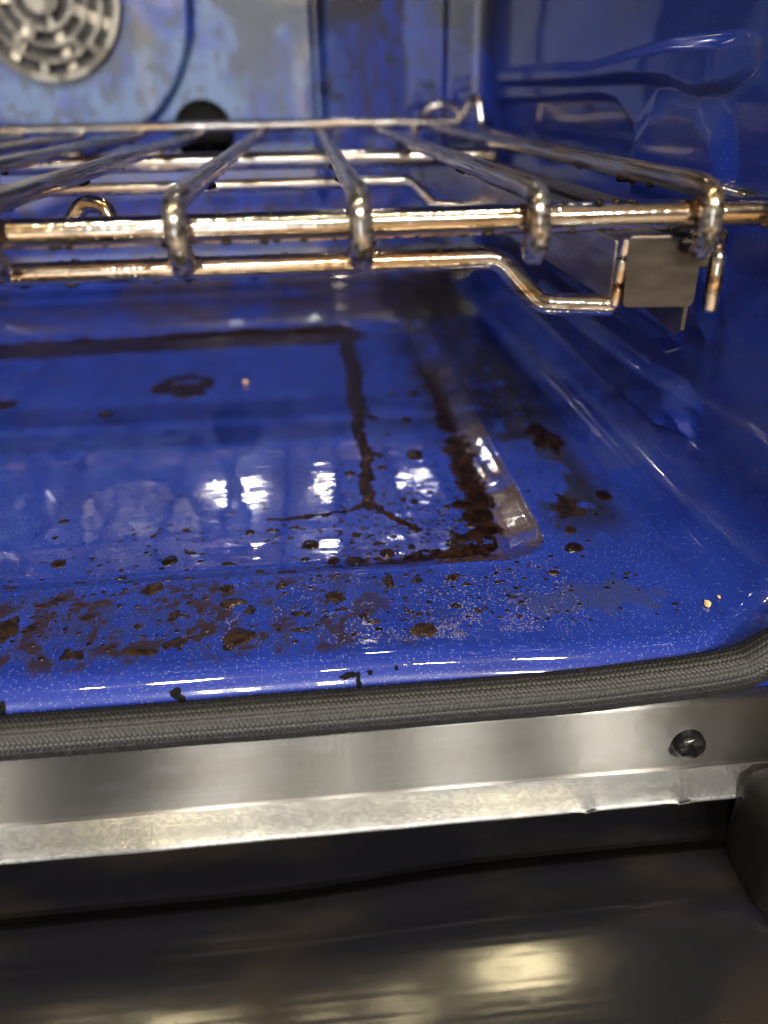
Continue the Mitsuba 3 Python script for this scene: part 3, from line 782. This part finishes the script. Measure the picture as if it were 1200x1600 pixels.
def puddle(shape, h, seed, step=0.0004, slope=0.35, warp=0.0012, freq=420):
    """a layer of grease: height from the distance to a noise-frayed outline; its edge is where it dips below the floor"""
    x0, y0, x1, y1 = shape.bounds
    m = 3 * warp + 2 * step
    X, Y = np.meshgrid(np.arange(x0 - m, x1 + m, step), np.arange(y0 - m, y1 + m, step), indexing='ij')
    P = np.stack([X, Y, X * 0], -1)
    wx = X + warp * 2 * (meshkit.fbm(P * freq, 3, seed) - 0.5) * 1.6
    wy = Y + warp * 2 * (meshkit.fbm(P * freq, 3, seed + 50) - 0.5) * 1.6
    pts = shapely.points(wx, wy)
    sd = np.where(shapely.contains_xy(shape, wx, wy), shapely.distance(shape.boundary, pts), -shapely.distance(shape, pts))
    hh = np.minimum(slope * sd, h * (0.75 + 0.5 * meshkit.fbm(P * 300, 2, seed + 9)))
    hh = np.maximum(hh, -0.0002)
    Z = floor_z(X, Y) + hh
    V = np.stack([X, Y, Z], -1)
    g = grid(V)
    keep = (hh.reshape(-1)[g.faces] > -0.00019).any(1)
    g = trimesh.Trimesh(g.vertices, g.faces[keep], process=False)
    g.remove_unreferenced_vertices()
    return g


DROPS = [(64.6,102.7,2.1,1.6),(71,72.4,2.7,2.6),(94,60.4,1.9,2.4),(107.9,69.9,2.6,3.2),(61.6,55.7,1.7,1.6),(116.6,53.5,2,1.3),(110.2,52.8,1.5,1.1),(98.1,53.5,1.5,1),(118.2,68.2,1,1),(114.8,74.1,1.3,1.3),(99.5,87.4,1.1,1.4),(110.3,90.3,1.2,1.4),(127.3,65.5,2.1,1.4),(133.5,86,1.8,1.9),(138.9,55.3,1.5,1.5),(141.6,86.3,2.5,1.2),(147.4,53.1,3.3,2.3),(154.9,74.7,2.8,3.5),(152.9,65.2,1.5,1.4),(162.4,63.3,2.1,2.4),(169.5,61.6,3.2,3.6),(170.9,79.5,1.5,2),(149.3,87.3,2,1.2),(148,80,1.1,.9),(177.7,72.8,1.3,1.5),(180.6,66,2.6,2.9),(183.9,76.9,1.2,1.1),(174.3,65.9,.9,1),(190.6,104.8,1.3,2.4),(194.6,102.2,1.6,2.1),(206,96.5,1.6,1.8),(200.3,145.7,3.7,5.4),(171.4,130.5,2.4,2.5),(201.7,187.5,2.6,4.2),(209.5,224.3,3.3,4.5),(199.5,224.7,2,2.5),(189.2,68.8,1.4,1.5),(201.6,109.5,1,1.4),(204.4,106.4,1,1.1),(194.1,109.9,1.2,1.1),(208,85.2,1.4,1),(212.4,81.3,2.6,1.4),(190.7,169.5,1.9,1.5),(185.2,134.4,2.3,2.2),(190.5,126.8,1.2,.9),(168.1,139.2,1.3,1.3),(222.5,260.7,3.1,5.3),(243.6,66.4,2,2.7),(263.7,90.2,3,4.2),(241,54.9,3.1,3.1),(230.1,40.9,2.2,1.3),(55.1,214.8,4,4.7)]
for i, (x, y, rx, ry) in enumerate(DROPS):
    key = 'grease_drop' + (f'_{i:03d}' if i else '')
    far = y > 120
    lab = ('small dark drop of burnt grease towards the rear of the blue oven floor' if far else 'small round dark brown grease drop near the front of the sunken blue pan')
    if x > 225:
        lab = 'dark drop of burnt grease on the flat blue margin right of the sunken pan'
    thing(key, lab, 'grease drop', {True: 'grease drops towards the rear', False: 'grease drops near the front of the pan'}[far] if x <= 225 else 'grease drops on the right margin')
    add(key, blob(x / 1000, y / 1000, rx / 1000, ry / 1000, 0.00022 + 0.00022 * min(rx, ry), 100 + i), 'wet_grease', True)
labels['grease_drop_016'].update(label='wide flat black grease drop touching the front step of the pan')
labels['grease_drop_016'].pop('group')
labels['grease_drop_031'].update(label='large glossy black grease drop right of the long burnt run')
labels['grease_drop_031'].pop('group')

SPLATS = [(108.7,16.8,4.8,3.2),(90.5,16.4,3.7,2.6),(131.5,36.3,4.4,2.7),(134.2,19.8,4.9,4.4),(151,28.1,2.8,1.9),(161.8,36.7,2.9,3.4),(146.4,43.7,2.2,3.2),(90.6,34.3,2.3,2),(68.6,30.1,3.7,6.6),(115,31.7,1.5,2.3),(106.6,46,3,3.3),(86.5,40.6,2.1,2.1),(75.9,30.5,2.9,1.6),(117.7,19.1,4,1.8),(97.7,46.1,1.4,1.5),(92.9,46.3,1.3,1.5),(81,44.6,1.8,1.8),(105.7,28.2,1.5,1.4),(186.7,16.3,4.4,3.8),(196.6,27.2,2.2,1.9),(202.3,24,1.3,1.6),(213.6,30.1,1.9,1.3),(187,41.7,2.9,2),(198.7,42.5,2.8,1.8),(178.5,41.6,1.8,3.9),(138,31.3,2.1,2.3),(128.6,44.1,3.1,2.1),(77.1,41.7,3.8,1.8),(132.8,15.4,2.1,1.7),(151.9,20.4,3.2,1.3),(169.6,24.4,1.6,1.2),(172.7,21.8,2,1.5)]
for i, (x, y, rx, ry) in enumerate(SPLATS):
    key = 'grease_splat' + (f'_{i:03d}' if i else '')
    thing(key, 'thin brown baked-on grease splat on the front edge of the blue oven floor', 'grease splat', 'baked grease splats along the front edge')
    e = shapely.affinity.scale(Point(x / 1000, y / 1000).buffer(0.001, 12), rx * 0.92, ry * 0.92)
    add(key, puddle(e, 0.00038, 300 + i, 0.00033, 0.26, 0.0013, 330), 'baked_grease', True)


ORD = 'first second third fourth fifth sixth seventh eighth ninth tenth eleventh twelfth thirteenth fourteenth fifteenth sixteenth'.split()


def ordinal_labels(prefix, pts, bands):
    """each gets its place: the band it lies in, then its order from the left"""
    for lo, hi, xlo, xhi, text in bands:
        ids = sorted([i for i, q in enumerate(pts) if lo <= q[1] < hi and xlo <= q[0] < xhi], key=lambda i: pts[i][0])
        for n, i in enumerate(ids):
            k = prefix + (f'_{i:03d}' if i else '')
            q = pts[i]
            big = max(q[2], q[3])
            size = 'large' if big > 3.6 else 'tiny' if big < 1.4 else 'small'
            if 'group' in labels[k]:
                labels[k]['label'] = f'{size} {text}, {ORD[n]} from the left'


ordinal_labels('grease_drop', DROPS, [(0, 58, 0, 225, 'dark grease drop along the pan front step'), (58, 70.5, 0, 225, 'dark grease drop in the second row behind the step'),
                                      (70.5, 82, 0, 225, 'dark grease drop in the third row behind the step'), (82, 100, 0, 225, 'dark grease drop level with the forked run end'),
                                      (100, 120, 0, 225, 'dark grease drop just behind the forked run end'), (120, 400, 0, 225, 'dark burnt drop on the rear pan half'), (0, 400, 225, 300, 'burnt grease drop on the right margin')])
ordinal_labels('grease_splat', SPLATS, [(0, 22, 0, 300, 'brown splat in the row by the lip'), (22, 33, 0, 300, 'brown splat in the row between lip and pan'), (33, 90, 0, 300, 'brown splat in the row by the pan step')])


def mm(pts):
    return [(a / 1000, b / 1000) for a, b in pts]


thing('rear_grease_pool', 'long dark brown strip of liquid grease along the rear step of the pan', 'grease pool')
e = LineString(mm([(-140, 337), (-30, 336), (60, 339), (120, 341), (178, 341)])).buffer(0.0165).difference(Point(0.20, 0.352).buffer(0.008))
add('rear_grease_pool', puddle(e, 0.0005, 400, 0.0007, 0.15, 0.0022, 90), 'thick_grease', True)
thing('burnt_grease_run', 'long dark burnt grease run from the rear corner, forking near the front', 'grease run')
run = unary_union([LineString(mm([(180, 334), (180, 300), (182, 262), (179, 235), (180, 205)])).buffer(0.0045), LineString(mm([(180, 210), (178, 180), (180, 150), (177, 120), (177, 100)])).buffer(0.0028),
                   LineString(mm([(178, 103), (166, 97), (152, 95), (140, 94)])).buffer(0.0012), LineString(mm([(177, 104), (183, 94), (188, 87), (193, 81)])).buffer(0.0019),
                   LineString(mm([(180, 200), (188, 190)])).buffer(0.002), LineString(mm([(179, 152), (186, 147)])).buffer(0.0012), Point(0.178, 0.102).buffer(0.003)])
add('burnt_grease_run', puddle(run, 0.00065, 410, 0.00045, 0.4, 0.0014, 330), 'thick_grease', True)
thing('corner_grease_pool', 'jagged dark brown grease pool along the right step and front corner of the pan', 'grease pool')
cp = unary_union([LineString(mm([(221, 262), (222, 230), (221, 200), (220, 172)])).buffer(0.0045), LineString(mm([(220, 160), (219, 130), (218, 105), (217, 90), (214, 75)])).buffer(0.0052),
                  LineString(mm([(216, 100), (218, 80), (214, 66), (200, 62), (180, 59)])).buffer(0.0040), LineString(mm([(214, 62), (190, 58.5), (160, 57)])).buffer(0.0013), Point(0.212, 0.099).buffer(0.004), Point(0.2065, 0.0665).buffer(0.004)])
cp = cp.difference(unary_union([Point(0.2150, 0.0705).buffer(0.0016), Point(0.2105, 0.079).buffer(0.0013)]))
add('corner_grease_pool', puddle(cp, 0.00028, 420, 0.00042, 0.14, 0.0024, 300), 'thick_grease', True)
thing('jagged_grease_splat', 'jagged black grease splat left of the corner pool', 'grease splat')
add('jagged_grease_splat', puddle(shapely.affinity.scale(Point(0.2054, 0.0729).buffer(0.001, 12), 3.8, 5.0), 0.0006, 430, 0.00033, 0.3, 0.0022, 420), 'wet_grease', True)
thing('ring_stain', 'dark ring-shaped splat with a blue centre on the rear of the pan', 'grease splat')
rs = shapely.affinity.scale(Point(0.0877, 0.2548).buffer(0.001, 20), 15.5, 19).difference(shapely.affinity.scale(Point(0.089, 0.259).buffer(0.001, 20), 7.5, 3.2))
add('ring_stain', puddle(rs, 0.0002, 440, 0.0006, 0.15, 0.0045, 110), 'thick_grease', True)
thing('left_grease_splat', 'dark grease splat at the left border of the picture', 'grease splat')
add('left_grease_splat', puddle(shapely.affinity.scale(Point(-0.002, 0.2355).buffer(0.001, 16), 8, 9), 0.0003, 445, 0.0006, 0.15, 0.003, 160), 'thick_grease', True)
thing('margin_grease_patch', 'dull brown burnt patch on the right margin beside the pan', 'grease splat')
add('margin_grease_patch', puddle(shapely.affinity.scale(Point(0.2475, 0.083).buffer(0.001, 16), 5.5, 9), 0.00012, 450, 0.0004, 0.08, 0.003, 200), 'baked_grease', True)
thing('margin_grease_patch_001', 'black burnt blotch on the right margin behind the brown patch', 'grease splat')
add('margin_grease_patch_001', puddle(shapely.affinity.scale(Point(0.2575, 0.146).buffer(0.001, 16), 6, 17), 0.00012, 455, 0.0005, 0.08, 0.0045, 150), 'thick_grease', True)

# fine spatter: too many and too small to count
thing('grease_spatter', 'fine spray of tiny dark grease specks over the blue oven floor', 'grease spatter', kind='stuff')
sp_ = []
for i in range(1500):
    if i < 380:
        x, y = rng.normal(0.188, 0.022), rng.normal(0.088, 0.025)
    elif i < 640:
        x, y = rng.uniform(0.055, 0.21), rng.uniform(0.056, 0.095) ** 1.0
    elif i < 1000:
        x, y = rng.uniform(0.05, 0.23), rng.uniform(0.014, 0.05)
    elif i < 1320:
        x, y = rng.uniform(0.15, 0.262), rng.uniform(0.014, 0.16)
    else:
        x, y = rng.uniform(0.10, 0.225), rng.uniform(0.10, 0.27)
    if not (0.04 < x < 0.262 and 0.013 < y < 0.30):
        continue
    r = 0.00025 + 0.00062 * rng.random() ** 2.0
    sp_.append(blob(x, y, r * rng.uniform(1, 1.6), r * rng.uniform(0.9, 1.3), r * 0.25, 2000 + i, 0.2, 3, 9))
add('grease_spatter', trimesh.util.concatenate(sp_), 'wet_grease', True)


# blistered film: glossy little bubbles crowding towards the front lip
scene['blister_film'] = {'type': 'twosided', 'b': {'type': 'principled', 'base_color': {'type': 'rgb', 'value': [0.045, 0.046, 0.13]}, 'roughness': 0.07, 'specular': 0.7}}
thing('film_blisters', 'crowd of tiny glossy blisters in the film near the front lip', 'blisters', kind='stuff')
bl = []
for i in range(2600):
    x, y = (rng.normal(0.198, 0.013), 0.0125 + abs(rng.normal(0, 0.007))) if i < 1100 else (rng.uniform(0.13, 0.235), rng.uniform(0.013, 0.049))
    if meshkit.fbm(np.array([[x * 130, y * 130, 3.0]]), 3, 11)[0] < (0.40 if i < 1100 else 0.52) or y < 0.0115:
        continue
    r = 0.00016 + 0.00030 * rng.random() ** 2
    bl.append(blob(x, y, r, r, r * 0.7, 9000 + i, 0.12, 3, 9))
add('film_blisters', trimesh.util.concatenate(bl), 'blister_film', True)


def crumb(c, r, seed):
    m = trimesh.creation.icosphere(2, 1.0)
    v = np.array(m.vertices)
    v = v * (0.6 + 0.9 * meshkit.fbm(v * 1.7 + seed, 3, seed))[:, None] * np.array(r)
    return trimesh.Trimesh(v + np.array(c), m.faces, process=False)


thing('crumb', 'larger tan crumb near the front right corner of the oven floor', 'crumb')
add('crumb', crumb((0.2688, 0.0185, 0.0008), (0.0008, 0.0014, 0.0008), 3), 'crumb_tan', 40)
thing('crumb_001', 'tiny tan crumb right of the larger one', 'crumb')
add('crumb_001', crumb((0.2737, 0.0215, 0.0007), (0.0004, 0.0007, 0.0004), 5), 'crumb_tan', 40)
thing('crumb_002', 'tiny pale crumb on the rear of the pan right of the ring stain', 'crumb')
add('crumb_002', crumb((0.1215, 0.251, -0.003), (0.0013, 0.0016, 0.0011), 8), 'crumb_tan', 40)
def lip_patch(parts, seed):
    """a thin burnt scab lying on the curve of the lip; parts: (x, angle, x radius, angle radius)"""
    ps = np.array(parts)
    X, A = np.meshgrid(np.arange(ps[:, 0].min() - 0.006, ps[:, 0].max() + 0.006, 0.0002), np.radians(np.arange(0, 100, 1.2)), indexing='ij')
    P = np.stack([X * 700, A * 7, X * 0], -1)
    sd = np.max([1 - np.hypot((X - q[0]) / q[2], (A - math.radians(q[1])) / math.radians(q[3])) for q in parts], axis=0)
    sd = sd - 0.22 + 1.1 * (meshkit.fbm(P, 3, seed) - 0.5)
    hh = np.clip(0.0004 * sd, -0.00015, 0.00013)
    R = LR + hh
    g = grid(np.stack([X, y_lip(X) - R * np.sin(A), -LR + R * np.cos(A)], -1))
    g = trimesh.Trimesh(g.vertices, g.faces[(hh.reshape(-1)[g.faces] > -0.00014).any(1)], process=False)
    g.remove_unreferenced_vertices()
    return g


for i, (lab, parts) in enumerate((('T-shaped black burnt scab', [(0.1640, 44, 0.0030, 7), (0.1668, 52, 0.0008, 14), (0.1700, 42, 0.0012, 6)]), ('small black burnt scab left of the T-shaped one', [(0.1195, 50, 0.0017, 9), (0.1210, 60, 0.0010, 8)]),
                                  ('black burnt scab against the gasket', [(0.1285, 72, 0.0017, 9)]), ('leftmost black burnt scab', [(0.0760, 55, 0.0012, 16)]), ('tiny black speck right of the T-shaped scab', [(0.1770, 38, 0.0007, 5)]))):
    key = 'lip_grease_scab' + (f'_{i:03d}' if i else '')
    thing(key, lab + ' on the rolled blue front lip', 'grease splat', 'burnt scabs on the front lip')
    add(key, lip_patch(parts, 70 + i), 'char_black', True)
